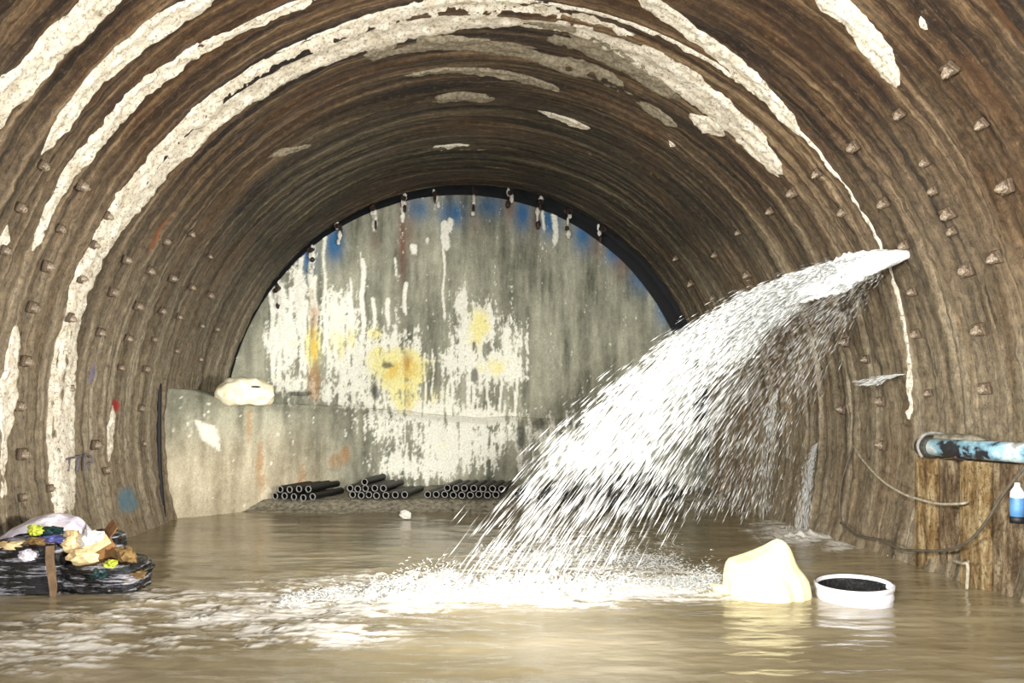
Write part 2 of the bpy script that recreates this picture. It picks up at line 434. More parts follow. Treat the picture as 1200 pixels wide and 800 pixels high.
# faded letters sprayed on the widest pale band
def wall_stroke(name, pts, rad, mat):
    q = []
    for (u, v) in pts:
        t, y = on_wall(u, v); q.append(wall_pt(np.array(t), np.array(y), wall_r(np.array(t), np.array(y)) - 0.055))
    return sweep(name, q, rad, mat, wall, 6, 3)
M_INK = simple('faded_purple_paint', (104, 96, 104), 0.8, 0, 0.2, 20, 0)
for pts in ([(74, 538), (84, 536)], [(79, 537), (78, 552)], [(85, 536), (93, 534)], [(89, 535), (88, 552)], [(95, 552), (95, 534), (101, 535), (102, 542), (96, 544)]):
    wall_stroke('painted_letter', pts, 0.014, M_INK)

# rock bolts: square plate, nut and rod end, one child per bolt
bm = bmesh.new(); bmesh.ops.create_cube(bm, size=1.0, matrix=Matrix.Diagonal((0.13, 0.13, 0.045, 1)))
bmesh.ops.bevel(bm, geom=bm.edges[:], offset=0.008, segments=1, affect='EDGES')
me_plate = bpy.data.meshes.new('bolt_plate'); bm.to_mesh(me_plate); bm.free(); me_plate.materials.append(M_PLATE)
bm = bmesh.new(); bmesh.ops.create_cone(bm, cap_ends=True, segments=6, radius1=0.05, radius2=0.036, depth=0.06, matrix=Matrix.Translation((0, 0, 0.045)))
bmesh.ops.create_cone(bm, cap_ends=True, segments=8, radius1=0.02, radius2=0.014, depth=0.03, matrix=Matrix.Translation((0, 0, 0.085)))
me_nut = bpy.data.meshes.new('nut'); bm.to_mesh(me_nut); bm.free(); me_nut.materials.append(M_BOLT)
BOLTS = [(22, 242), (48, 192), (95, 217), (3, 292), (70, 267), (55, 312), (38, 360), (143, 302), (127, 340), (113, 388), (190, 280), (172, 315), (200, 325),
         (158, 357), (188, 363), (220, 270), (243, 298), (223, 335), (245, 345), (233, 380), (208, 370), (147, 395), (178, 397), (170, 432), (140, 430), (92, 325),
         (79, 371), (107, 285), (125, 252), (30, 423), (22, 476), (24, 532), (25, 583), (82, 455), (110, 521), (58, 572), (165, 478), (120, 552), (168, 520), (232, 420), (205, 410), (252, 385),
         (1120, 75), (1153, 143), (1058, 130), (1087, 188), (1183, 217), (1005, 168), (963, 198), (930, 225), (903, 247), (990, 247), (1040, 235), (1117, 247),
         (1137, 315), (1121, 268), (1151, 385), (1075, 340), (1157, 455), (1092, 460), (995, 400), (1037, 470), (1040, 522), (840, 297), (838, 347), (868, 270), (878, 320), (1065, 285),
         (1100, 220), (975, 330), (1150, 660), (1078, 390), (960, 380), (945, 440), (990, 480), (905, 400), (858, 390), (1170, 300), (1020, 420), (812, 330), (795, 300)]
rnd = random.Random(4)
for (u, v) in BOLTS:
    t, y = on_wall(u, v); r = float(wall_r(np.array(t), np.array(y))) - 0.035
    n = Vector((-math.cos(t), 0, -math.sin(t)))
    q = n.to_track_quat('Z', 'Y'); k = rnd.uniform(0.65, 1.0)
    pl = link(bpy.data.objects.new('bolt_plate', me_plate), wall)
    pl.location = (XC + r * math.cos(t), y, ZC + r * math.sin(t)); pl.rotation_mode = 'QUATERNION'
    pl.rotation_quaternion = q @ Vector((0, 0, 1)).rotation_difference(Vector((rnd.uniform(-.25, .25), rnd.uniform(-.25, .25), 1)).normalized())
    pl.scale = (k, k, k)
    link(bpy.data.objects.new('nut', me_nut), pl)

# ------------------------------------------------------------------ tunnel face
YF = 15.4
FX, FZ, FR = 0.27, 1.38, 4.87
def proj(P):
    return VU + F * P[..., 0] / P[..., 1], VV - F * (P[..., 2] - EYE) / P[..., 1]
def blobs(u, v, lst):
    w = np.zeros_like(u)
    for (bu, bv, ru, rv, s) in lst:
        w = np.maximum(w, s * np.exp(-(((u - bu) / ru) ** 2 + ((v - bv) / rv) ** 2)))
    return w
def drips(u, v, lst):
    w = np.zeros_like(u)
    for (du, v0, v1, wd, s) in lst:
        wob = 1.2 * np.sin(v * 0.11 + du)
        k = np.exp(-((u - du - wob) / wd) ** 2) * sstep(v0 - 4, v0 + 4, v) * (1 - sstep(v1 - 12, v1 + 6, v))
        w = np.maximum(w, s * k)
    return w
WHITE = [(335, 400, 22, 55, .75), (330, 350, 10, 22, .95), (350, 345, 12, 40, .8), (395, 375, 28, 40, .75), (420, 430, 45, 50, .72), (455, 400, 40, 22, .6), (470, 430, 50, 40, .8),
         (540, 355, 9, 22, .9), (560, 385, 28, 34, .95), (545, 425, 45, 30, .7), (585, 430, 32, 22, .9), (600, 400, 18, 30, .6), (500, 480, 70, 22, .75), (560, 490, 50, 14, .9),
         (530, 520, 60, 40, .9), (505, 545, 60, 20, .85), (450, 490, 40, 40, .6), (590, 510, 20, 30, .7), (340, 450, 30, 14, .7), (440, 470, 60, 18, .65), (395, 460, 40, 20, .6), (640, 520, 60, 40, .55)]
DRIP = [(425, 302, 410, 3.5, .95), (455, 348, 384, 3.5, .95), (438, 348, 392, 3, .9), (475, 330, 372, 3, .95), (522, 258, 296, 5.5, 1), (520, 290, 380, 2, .8), (528, 255, 275, 5, .9), (650, 248, 292, 4, .95),
        (637, 245, 275, 3, .7), (502, 278, 288, 4, .9), (484, 285, 302, 5, .85), (365, 285, 380, 4, .85), (380, 262, 420, 3, .7), (352, 300, 400, 4, .8), (394, 340, 440, 4, .8), (408, 340, 440, 3, .7),
        (340, 335, 420, 4, .8), (320, 335, 372, 6, .9), (326, 370, 440, 4, .7), (550, 380, 520, 3, .8), (548, 440, 480, 3, .8), (473, 235, 265, 3, .8), (438, 238, 275, 4, .8), (510, 228, 250, 4, .7), (463, 300, 330, 2.5, .6), (511, 470, 540, 4, .7), (500, 470, 520, 3, .7)]
YEL = [(368, 408, 10, 26, 1.15), (470, 432, 36, 26, 1.05), (472, 455, 22, 34, .75), (445, 415, 14, 12, .7), (562, 382, 18, 30, .62), (578, 432, 26, 16, .5), (345, 420, 16, 30, .38), (395, 400, 20, 40, .36), (410, 395, 16, 30, .4), (440, 390, 14, 12, .6), (500, 465, 30, 12, .4), (520, 520, 30, 20, .25)]
ORG = [(368, 448, 9, 26, 1.0), (368, 370, 7, 36, .75), (475, 425, 10, 26, .65), (292, 495, 5, 30, .7), (304, 540, 6, 40, .8), (308, 565, 8, 22, .7), (353, 560, 7, 24, .7), (405, 532, 10, 16, .8), (392, 540, 14, 16, .6), (478, 470, 9, 22, .4)]
BLUE = [(392, 285, 10, 20, .9), (362, 305, 9, 18, .8), (490, 245, 14, 14, .6), (530, 250, 16, 16, .7), (575, 242, 16, 14, .6), (612, 250, 10, 20, .85), (645, 258, 12, 18, .85), (684, 275, 12, 20, .8), (720, 293, 12, 16, .8), (752, 325, 14, 18, .7), (778, 355, 10, 24, .7)]
RED = [(597, 240, 7, 22, .7), (628, 258, 7, 18, .5), (480, 275, 7, 26, .55), (472, 285, 5, 55, .95), (700, 290, 9, 14, .55), (728, 312, 10, 16, .6), (440, 285, 6, 12, .4), (555, 262, 10, 14, .3)]
BENCHPALE = [(240, 507, 14, 12, 1.0), (252, 516, 8, 12, .9), (225, 516, 4, 5, .7)]
_r = random.Random(12)
DRIP += [(_r.uniform(318, 420), _r.uniform(320, 400), _r.uniform(410, 455), _r.uniform(1.5, 3.5), _r.uniform(.6, .95)) for _ in range(22)]
DRIP += [(_r.uniform(425, 610), _r.uniform(390, 480), _r.uniform(470, 545), _r.uniform(1.5, 3), _r.uniform(.5, .9)) for _ in range(22)]
def face_colour(P):
    u, v = proj(P)
    n1 = fbm(u * 0.11, v * 0.012, seed=41, octv=5, gain=0.6)     # vertical streaks
    n2 = fbm(u * 0.03, v * 0.03, seed=42, octv=4)
    n3 = fbm(u * 0.3, v * 0.16, seed=43, octv=3, gain=0.7)
    k = np.clip(0.5 + 0.55 * n1 + 0.28 * n2 + 0.18 * n3, 0, 1)[..., None]
    c = lin((74, 76, 62)) * (1 - k) + lin((184, 182, 160)) * k
    low = sstep(470, 560, v)[..., None] * sstep(430, 330, u)[..., None]
    c = c * (1 - low) + low * (lin((136, 124, 98)) * (1 - k) + lin((222, 210, 182)) * k)
    sp = fbm(u * 0.42, v * 0.22, seed=45, octv=4, gain=0.75)
    sp2 = fbm(u * 0.10, v * 0.05, seed=46, octv=4, gain=0.7)
    def put(c, w, colr): return c * (1 - w[..., None]) + lin(colr) * w[..., None]
    c = put(c, np.clip(blobs(u, v, BLUE) * (1.3 + 0.6 * n1), 0, 1) * 0.95, (50, 104, 150))
    c = put(c, np.clip(blobs(u, v, RED) * (1.0 + 0.6 * n1), 0, 1) * 0.8, (112, 66, 48))
    wh = blobs(u, v, WHITE)
    sp3 = fbm(u * 0.22, v * 0.02, seed=48, octv=3, gain=0.7)
    w = sstep(0.34, 0.52, wh + 0.52 * sp + 0.20 * sp2 + 0.46 * sp3 - 0.02) * 0.96
    w = np.maximum(w, sstep(0.35, 0.6, drips(u, v, DRIP) + 0.3 * sp))
    y = blobs(u, v, YEL)
    whitec = np.clip(0.5 + sp, 0, 1)
    c = put(c, w, (240, 238, 222))
    c = put(c, sstep(0.25, 0.6, y + 0.3 * sp2) * (0.2 + 0.7 * w), (238, 228, 150))
    c = put(c, sstep(0.70, 1.05, y + 0.35 * sp2) * 0.75, (224, 186, 66))
    c = put(c, sstep(0.3, 0.7, blobs(u, v, ORG) + 0.35 * sp2 + 0.3 * sp) * 0.6, (168, 120, 62))
    c = put(c, sstep(0.3, 0.5, blobs(u, v, BENCHPALE) + 0.15 * sp2) * 0, (238, 232, 214))
    qd = np.minimum.reduce([(u - 228 - (v - 492) * .38), (255 + (v - 500) * .1 - u), (v - 491 - (u - 228) * .36), (514 + (u - 236) * .62 - v)])
    c = put(c, sstep(-1.5, 1.5, qd + 3 * sp), (240, 234, 216))
    dirt_and_shade = sstep(0.45, 0.75, blobs(u, v, [(555, 405, 3, 9, 1), (556, 440, 6, 14, 1), (440, 460, 6, 12, 1), (455, 428, 10, 5, 1), (350, 461, 22, 4, 1), (610, 510, 8, 24, .9), (632, 497, 14, 12, .8)]) + 0.3 * sp)
    c = put(c, dirt_and_shade * 0.8, (70, 70, 58))  # dark dirt marks; the shadow of the ledge is painted among them
    return np.concatenate([c, np.ones(c.shape[:-1] + (1,))], -1), np.maximum(w, y * 0.6)

tz = np.concatenate([np.linspace(-0.10, 0.0, 14, endpoint=False), np.linspace(0, math.pi / 2, 250)])
zr = FZ + FR * np.where(tz < 0, tz * 1.6, np.sin(tz)); half = FR * np.where(tz < 0, 1.0, np.cos(tz)); half[-1] = 0.02
sx = np.linspace(-1, 1, 400)
X = FX + half[:, None] * sx[None, :]; Z = np.repeat(zr[:, None], 400, 1)
Yd = YF + 0.05 * fbm(X * 0.9, Z * 0.9, seed=51) + 0.02 * fbm(X * 5, Z * 2, seed=52)
P = np.stack([X, Yd, Z], -1)
C, relief = face_colour(P)
P[..., 1] -= 0.025 * relief * (1 + fbm(X * 12, Z * 12, seed=53))
P = np.concatenate([P[:, :1] + np.array([0, 0.4, 0]), P, P[:, -1:] + np.array([0, 0.4, 0])], 1)
C = np.concatenate([C[:, :1], C, C[:, -1:]], 1)
face = grid_obj('wall_back', P, M_FACE, colr=C)
tag(face, 'grey concrete tunnel face spattered white and yellow', kind='structure')
# overbreak behind the face: a ring coloured black as the shade in the gap
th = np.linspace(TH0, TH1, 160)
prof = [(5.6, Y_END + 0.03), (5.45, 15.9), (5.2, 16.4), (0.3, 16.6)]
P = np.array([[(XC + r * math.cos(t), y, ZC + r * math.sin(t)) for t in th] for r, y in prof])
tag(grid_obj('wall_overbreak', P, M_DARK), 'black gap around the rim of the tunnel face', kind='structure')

# lower bench: a leaning wall that swings forward to the left lining
xs = np.linspace(-4.85, 5.3, 420)
yf = np.interp(xs, [-4.9, -4.55, -3.6, -2.6, -1.5, 0, 2, 5.5], [11.65, 11.85, 12.9, 13.9, 14.6, 14.95, 15.05, 15.1])
zt = np.interp(xs, [-4.9, -4.3, -3.8, -2.6, -1.5, 0, 2, 5.5], [2.15, 2.08, 1.90, 1.86, 1.80, 1.66, 1.6, 1.5]) + 0.05 * fbm(xs * 1.7, xs * 0, seed=61)
rows = []
for q in np.linspace(0, 1, 74):
    z = -0.4 + (zt + 0.4) * q
    y = yf + 0.30 * (q - 0.5) + 0.06 * fbm(xs * 1.1, z * 1.1, seed=62) + 0.02 * fbm(xs * 6, z * 6, seed=63)
    y = y + 0.12 * sstep(0.9, 1.0, q) ** 2
    rows.append(np.stack([xs, y, z], -1))
last = rows[-1]
for q in np.linspace(0.08, 1, 14):
    y = last[:, 1] * (1 - q) + (YF + 0.15) * q
    rows.append(np.stack([xs, y, zt + 0.03 * fbm(xs * 3, y * 3, seed=64)], -1))
P = np.array(rows); C, relief = face_colour(P)
P[..., 1] -= 0.02 * relief
bench = grid_obj('wall_bench', P, M_FACE, colr=C)
tag(bench, 'leaning concrete bench wall below the tunnel face', kind='structure')

jt = sweep('joint_gap_shade', [at(187, 449, 11.72), at(186, 500, 11.70), at(187, 550, 11.66), at(191, 606, 11.58)], [.035, .045, .04, .05], M_DARK, bench, 8, 4)  # dark strip added as the shade in the gap beside the bench
# mud bank in front of the bench
xb = np.linspace(-4.9, 5.4, 300); yb = np.linspace(12.2, 15.3, 90)
XB, YB = np.meshgrid(xb, yb, indexing='ij')
front = 12.75 + 0.12 * fbm(XB * 0.9, XB * 0, seed=71) + 0.9 * sstep(0.6, 2.8, XB) + 0.5 * sstep(-3.2, -4.4, XB)
ZB = np.where(YB > front, 0.15 * sstep(0, .4, YB - front) + 0.05 * np.clip(YB - front, 0, 3) + 0.01, 0.35 * (YB - front) + 0.01) + 0.025 * fbm(XB * 5, YB * 5, seed=72)
def bank_z(x, y):
    f = 12.75 + 0.12 * float(fbm(np.array(x * 0.9), np.array(0.0), seed=71)) + 0.9 * float(sstep(0.6, 2.8, x)) + 0.5 * float(sstep(-3.2, -4.4, x))
    return 0.15 * float(sstep(0, .4, y - f)) + 0.05 * max(y - f, 0) + 0.01 if y > f else 0.35 * (y - f) + 0.01
bank = grid_obj('ground_bank', np.stack([XB, YB, ZB], -1), M_MUD)
tag(bank, 'strip of grey mud at the foot of the tunnel face', kind='structure')

# ------------------------------------------------------------------ water
def foam_mask(u, v):
    w = np.zeros_like(u)
    for (a, b, c, d, s) in [(620, 690, 230, 17, 1.25), (470, 696, 110, 22, 1.05), (760, 686, 90, 14, 1.0), (370, 706, 130, 26, .80), (250, 720, 130, 30, .66), (120, 742, 150, 30, .54), (330, 738, 150, 24, .58), (40, 765, 120, 30, .45), (180, 700, 60, 14, .5),
                            (640, 660, 120, 26, .5), (700, 640, 120, 30, .35), (940, 628, 46, 9, 1.0), (990, 638, 34, 8, .75), (905, 618, 34, 8, .7), (1130, 655, 60, 5, .4), (1070, 720, 30, 3, 0)]:
        w = np.maximum(w, s * np.exp(-(((u - a) / c) ** 2 + ((v - b) / d) ** 2)))
    return w
def waves(X, Y):
    u = VU + F * X / np.maximum(Y, 0.5); v = VV + F * EYE / np.maximum(Y, 0.5)
    f = foam_mask(u, v)
    a = 0.010 + 0.05 * np.clip(f, 0, 1)
    z = a * fbm(X * 2.2 + 0.6 * Y, Y * 4.5, seed=81, octv=4) + 0.011 * fbm(X * 1.6 - Y * 0.4, Y * 6.5, seed=82, octv=3)
    return z, f, u, v
xw = np.linspace(-5.2, 6.0, 640)
yw = np.concatenate([np.linspace(-12, 4, 30, endpoint=False), np.arange(4.0, 9, 0.018), np.arange(9, 15.2, 0.07)])
XW, YW = np.meshgrid(xw, yw, indexing='ij')
ZW, FM, UW, VW = waves(XW, YW)
wl = fbm(XW * 5 + 1.5 * fbm(XW * 2, YW * 3, seed=91) + YW, YW * 13, seed=95, octv=5, gain=0.72)
wl2 = fbm(XW * 1.3, YW * 3.2, seed=93, octv=3)
FA = np.clip(sstep(0.0, 0.55, FM - 0.20 + 1.05 * wl + 0.36 * wl2), 0, 1) * sstep(.08, .3, FM)
CW = np.zeros(XW.shape + (4,)); CW[..., 3] = FA
water = grid_obj('water', np.stack([XW, YW, ZW - 0.005 + .012 * FA], -1), M_WATER, colr=CW)
tag(water, 'muddy brown flood water covering the tunnel floor', kind='structure')

# foam: only where it rises out of the water
xf = np.arange(-4.6, 5.4, 0.016); yf2 = np.concatenate([np.arange(4.6, 8.4, 0.014), np.arange(8.4, 11.2, 0.03)])
XF, YF_ = np.meshgrid(xf, yf2, indexing='ij')
ZF, FF, UF, VF = waves(XF, YF_)
lace = fbm(XF * 9 + 2.0 * fbm(XF * 2, YF_ * 3, seed=91), YF_ * 20, seed=92, octv=4, gain=0.8)
lace2 = fbm(XF * 1.6, YF_ * 4, seed=93, octv=3)
hf = FF - 0.80 + 0.95 * lace + 0.45 * lace2
inside = np.abs(np.arctan2(XF - XC, 3.0)) < 1.2
keep = (hf > 0.0) & (FF > 0.62)
P = np.stack([XF, YF_, ZF + 0.004 + np.clip(hf, 0, 1.2) * (0.03 + 0.09 * sstep(.7, 1.2, FF)) * (1.2 + fbm(XF * 22, YF_ * 22, seed=94, octv=3, gain=.8))], -1)
foam = grid_obj('foam', P, M_FOAM, mask=keep)
# drop unused verts
bmf = bmesh.new(); bmf.from_mesh(foam.data); bmesh.ops.delete(bmf, geom=[v for v in bmf.verts if not v.link_faces], context='VERTS'); bmf.to_mesh(foam.data); bmf.free()
tag(foam, 'white foam churning on the water where the jet lands', 'foam', kind='stuff')

# ------------------------------------------------------------------ jets of water
def droplets(name, P, D, L, r, mat, parent=None):
    """spindle-shaped drops: P centres, D unit directions, L lengths, r radii"""
    n = len(P)
    ref = np.where(np.abs(D[:, 2:3]) < 0.9, np.array([[0, 0, 1.0]]), np.array([[1.0, 0, 0]]))
    a = np.cross(D, ref); a /= np.linalg.norm(a, axis=1)[:, None] + 1e-9; b = np.cross(D, a)
    V = np.zeros((n, 5, 3))
    V[:, 0] = P + D * (L * 0.42)[:, None]; V[:, 1] = P - D * (L * 0.58)[:, None]
    for k in range(3):
        w = 2 * math.pi * k / 3
        V[:, 2 + k] = P + D * (L * 0.12)[:, None] + (a * math.cos(w) + b * math.sin(w)) * r[:, None]
    base = (np.arange(n) * 5)[:, None, None]
    f = np.array([[0, 2, 3], [0, 3, 4], [0, 4, 2], [1, 3, 2], [1, 4, 3], [1, 2, 4]])[None]
    return mesh_np(name, V.reshape(-1, 3), (base + f).reshape(-1, 3), mat, parent, smooth=True)
G = 9.81
t_, y_ = on_wall(1067, 297)
O = wall_pt(np.array(t_), np.array(y_), np.array(R - 0.02))
LAND = on_water(511, 690)
TF = math.sqrt(2 * O[2] / G)
V0 = np.array([(LAND[0] - O[0]) / TF, (LAND[1] - O[1]) / TF, 0.0]); SP = np.linalg.norm(V0); VD = V0 / SP
SIDE = np.array([-VD[1], VD[0], 0])
jet = empty('water_jet', tuple(O))
tag(jet, 'large white water jet bursting from the wall and arcing down', 'water jet')
def jet_spray(n, fan, bias, t0, t1, tb, r0, lmul, jit=.02, side=.06, drag=.75):
    e_ = fan * rng.random(n) ** bias                       # how far below the horizontal it leaves
    s = (1.0 - drag * e_) * (1 - .10 * rng.random(n) ** 2)
    el = -.02 - e_ + rng.normal(0, jit, n); az = rng.normal(0, side, n)
    d = np.outer(np.cos(el), VD) + np.outer(np.sin(el), [0, 0, 1]) + np.outer(az, SIDE)
    v = SP * s[:, None] * d
    vz0 = v[:, 2]
    tl = (vz0 + np.sqrt(vz0 ** 2 + 2 * G * O[2])) / G
    t = tl * (t0 + (t1 - t0) * rng.random(n) ** tb)
    P = O[None] + v * t[:, None]; P[:, 2] -= 0.5 * G * t * t
    # water breaks up into clots: keep drops where a moving noise field is high
    cl = fbm(P[:, 0] * 5 + P[:, 2] * 3, P[:, 1] * 5, P[:, 2] * 6 - P[:, 0] * 2, seed=120, octv=3, gain=.7)
    vel = v.copy(); vel[:, 2] -= G * t
    sp = np.linalg.norm(vel, axis=1)
    L = np.clip(sp * lmul * (0.4 + 1.2 * rng.random(n)), 0.02, 0.4)
    ok = (P[:, 2] > 0.0) & (np.hypot(P[:, 0] - XC, P[:, 2] - ZC) < R - 0.10) & (cl > rng.normal(-.12, .14, n)) & (P[:, 1] > 6.85)
    r = r0 * (0.35 + rng.random(n) ** 2 * 1.3)
    return P[ok], (vel / sp[:, None])[ok], L[ok], r[ok]
parts = [jet_spray(22000, .30, 1.7, .005, .27, .9, .0080, .016, .008, .04),      # dense white root
         jet_spray(11500, .16, 1.6, .16, .55, 1.0, .0072, .018, .012, .06),
         jet_spray(7000, .17, 1.6, .36, .80, 1.1, .0060, .021, .02, .08),
         jet_spray(3200, .26, 1.5, .60, 1.0, 1.0, .0040, .030, .03, .10),
         jet_spray(8000, .52, 1.3, .15, .88, .8, .0019, .016, .04, .12)]       # fine mist underneath
sp = droplets('spray', *[np.concatenate([p[i] for p in parts]) for i in range(4)], M_SPRAY, None)
sp.parent = jet; sp.matrix_parent_inverse = Matrix.Translation(-Vector(O)); sp['kind'] = 'stuff'
# solid core where the jet leaves the wall
n = 90; m = 40
T = np.linspace(-0.02, 0.30, n); A = np.linspace(0, 2 * math.pi, m, endpoint=False)
P = np.zeros((n, m, 3))
for i, t in enumerate(T):
    k = max(t, 0) / 0.30
    vz = -.16 * SP
    c = O + V0 * 0.95 * t; c[2] += vz * t - 0.5 * G * t * t
    d = V0 * 0.95 + np.array([0, 0, vz - G * t]); d /= np.linalg.norm(d)
    up = np.cross(d, SIDE); up *= np.sign(up[2])
    ra = 0.045 + 0.27 * k ** 0.85; end = 1 - sstep(0.3, 1.0, k)
    nz = 1 + (0.2 + 1.6 * k) * fbm(np.cos(A) * 5 + 5, np.sin(A) * 5 + 5, A * 0 + t * 30, seed=131, octv=4, gain=0.75)
    rad = ra * nz * (0.04 + 0.96 * end)
    P[i] = c + np.outer(np.cos(A) * rad * 0.6, SIDE) + np.outer(np.sin(A) * rad * 0.95, up)
core = grid_obj('jet_core', P, M_CORE, None, closed=True)
core.parent = jet; core.matrix_parent_inverse = Matrix.Translation(-Vector(O))

# splash thrown up along the landing line
def splash(n, pts, hmax, wid, r0, stretch=0.05):
    pts = np.array(pts, float); i = rng.integers(0, len(pts) - 1, n); f = rng.random(n)
    uv = pts[i] * (1 - f)[:, None] + pts[i + 1] * f[:, None]
    Y = EYE * F / (uv[:, 1] - VV); X = (uv[:, 0] - VU) / F * Y
    Y = Y + rng.normal(0, wid, n); z = np.abs(rng.normal(0, 0.5, n)) * hmax * (0.5 + 0.5 * vnoise(X * 3, Y * 0, seed=140) + .3)
    D = np.stack([-0.9 + rng.normal(0, 0.5, n), rng.normal(0, 0.4, n), rng.normal(0, 0.6, n)], -1); D /= np.linalg.norm(D, axis=1)[:, None]
    z = np.clip(z, 0.01, 2)
    return np.stack([X, Y, z], -1), D, stretch * (0.4 + rng.random(n)), r0 * (0.4 + rng.random(n))
s1 = splash(7000, [(430, 697), (520, 694), (640, 692), (760, 688), (845, 684)], 0.17, 0.15, .0040)
s2 = splash(2500, [(560, 660), (700, 655), (800, 665)], 0.25, 0.35, .0035)
s3 = splash(900, [(330, 706), (380, 700), (440, 696)], 0.08, 0.12, .0035)
so = droplets('splash', *[np.concatenate([a[i] for a in (s1, s2, s3)]) for i in range(4)], M_SPRAY)
tag(so, 'band of white splashing droplets along the foam line', 'splash', kind='stuff')

# the small leaks further down the wall
def small_jet(name, label, u, v, d0, speed, n, spread, r0, rwall=R - 0.03, tmax=1.0):
    t, y = on_wall(u, v); o = wall_pt(np.array(t), np.array(y), np.array(rwall))
    d0 = np.array(d0, float); d0 /= np.linalg.norm(d0)
    vel = speed * (0.55 + 0.45 * rng.random(n))[:, None] * (d0[None] + rng.normal(0, spread, (n, 3)))
    tl = (vel[:, 2] + np.sqrt(vel[:, 2] ** 2 + 2 * G * o[2])) / G
    tt = tl * rng.random(n) * tmax
    P = o + vel * tt[:, None]; P[:, 2] -= 0.5 * G * tt ** 2
    w = vel.copy(); w[:, 2] -= G * tt; sp = np.linalg.norm(w, axis=1)
    ok = (P[:, 2] > 0) & (np.hypot(P[:, 0] - XC, P[:, 2] - ZC) < R - 0.05)
    ob = droplets(name, P[ok], (w / sp[:, None])[ok], np.clip(sp * 0.03, .03, .2)[ok], (r0 * (0.4 + rng.random(n)))[ok], M_SPRAY)
    tag(ob, label, 'water jet', kind='stuff')
small_jet('leak_spray', 'thin leak falling down the wall into the water by the sack', 962, 519, (-1, -.25, 0.0), 0.75, 800, .16, .004)
small_jet('leak_spray', 'short horizontal leak squirting from the wall below the large jet', 1066, 438, (-1, 0.0, -.02), 4.2, 260, .04, .004, tmax=.22)
small_jet('leak_spray', 'faint curtain of water on the wall behind the large jet', 915, 455, (-1, 0, 0), 0.5, 500, .3, .004)

# ------------------------------------------------------------------ grout pipes along the top of the face
M_PIPE = simple('grimy_pipe_steel', (70, 50, 42), 0.6, 0.3, 0.5, 16, 0.4)
M_GROUT = simple('white_grout', (236, 232, 220), 0.85, 0, 0.2, 18, 0.8, c2=(190, 184, 168), bdist=0.02)
ORD = ['first', 'second', 'third', 'fourth', 'fifth', 'sixth', 'seventh', 'eighth', 'ninth', 'tenth', 'eleventh', 'twelfth', 'thirteenth', 'fourteenth']
FP = [(326, 338), (366, 292), (398, 264), (438, 244), (474, 232), (511, 227), (556, 225), (597, 226), (632, 236), (664, 248), (703, 268)]
for i, (u, v) in enumerate(FP):
    p = at(u, v, YF - 0.06)
    e = empty('grout_pipe', tuple(p))
    tag(e, f'short grout pipe stub, {ORD[i]} from the left along the top of the tunnel face', 'pipe stub', 'grout pipes on the tunnel face')
    d = np.array([0.02 * rnd.uniform(-1, 1), -0.34, -0.10])
    # hollow tube
    q = [np.zeros(3) - d * 0.3, d * 0.5, d]
    seg = 12
    ring = lambda c, r: np.array([c + np.array([r * math.cos(w), 0, r * math.sin(w)]) for w in np.linspace(0, 2 * math.pi, seg, endpoint=False)])
    grid_obj('tube', np.array([ring(q[0], .05), ring(q[1], .05), ring(q[2], .05), ring(q[2], .038), ring(q[1], .038), ring(q[1], .001)]), M_PIPE, e, closed=True)
    # lumps of grout hanging below
    for k in range(rnd.randint(3, 5)):
        bm = bmesh.new(); bmesh.ops.create_icosphere(bm, subdivisions=2, radius=1)
        rr = rnd.uniform(.025, .055); hh = rnd.uniform(.05, .11)
        off = Vector((rnd.uniform(-.05, .05), -.05 - rnd.uniform(0, .05), 0.03 - k * .125 - rnd.uniform(0, .04)))
        for vv in bm.verts:
            c = vv.co.copy(); w = 1 + .25 * math.sin(c.x * 7 + k * 3 + i) * math.cos(c.z * 5)
            vv.co = Vector((c.x * rr * w, c.y * rr * .8, c.z * hh)) + off
        bm_obj('grout_drip', bm, M_GROUT if (k + i) % 3 else M_PIPE, e, True)

# ------------------------------------------------------------------ black pipes heaped on the bank
M_BLK = simple('black_plastic', (14, 14, 16), 0.55, 0, 0.5, 20, 0.2, c2=(12, 12, 14))
M_BLKRIM = simple('pale_pipe_rim', (150, 148, 142), 0.6, 0, 0.3, 20, 0)
def tube_mesh(name, r, L, seg=14):
    rings = [(r, 0.02), (r, L), (r * .8, L), (r * .8, 0.02)]
    V = np.array([[(rr * math.cos(w), y, rr * math.sin(w)) for w in np.linspace(0, 2 * math.pi, seg, endpoint=False)] for rr, y in rings])
    o = grid_obj(name, V, M_BLK, closed=True); me = o.data; bpy.data.objects.remove(o); return me
def rim_mesh(name, r, seg=14):
    rings = [(r, 0.02), (r * 1.04, 0.0), (r * .8, 0.0), (r * .8, 0.02)]
    V = np.array([[(rr * math.cos(w), y, rr * math.sin(w)) for w in np.linspace(0, 2 * math.pi, seg, endpoint=False)] for rr, y in rings])
    o = grid_obj(name, V, M_BLKRIM, closed=True); me = o.data; bpy.data.objects.remove(o); return me
PR = 0.060
me_tube, me_rim = tube_mesh('tube', PR, 0.95), rim_mesh('rim', PR)
def pipe(u, row, Y, yaw, pitch, label, group):
    X = (u - VU) / F * Y
    z = bank_z(X, Y + 0.1) + PR + 0.02 + row * PR * 1.78
    e = empty('plastic_pipe', (X, Y, z)); e.rotation_euler = (pitch, 0, -yaw)
    tag(e, label, 'pipe', group)
    link(bpy.data.objects.new('tube', me_tube), e); link(bpy.data.objects.new('rim', me_rim), e)
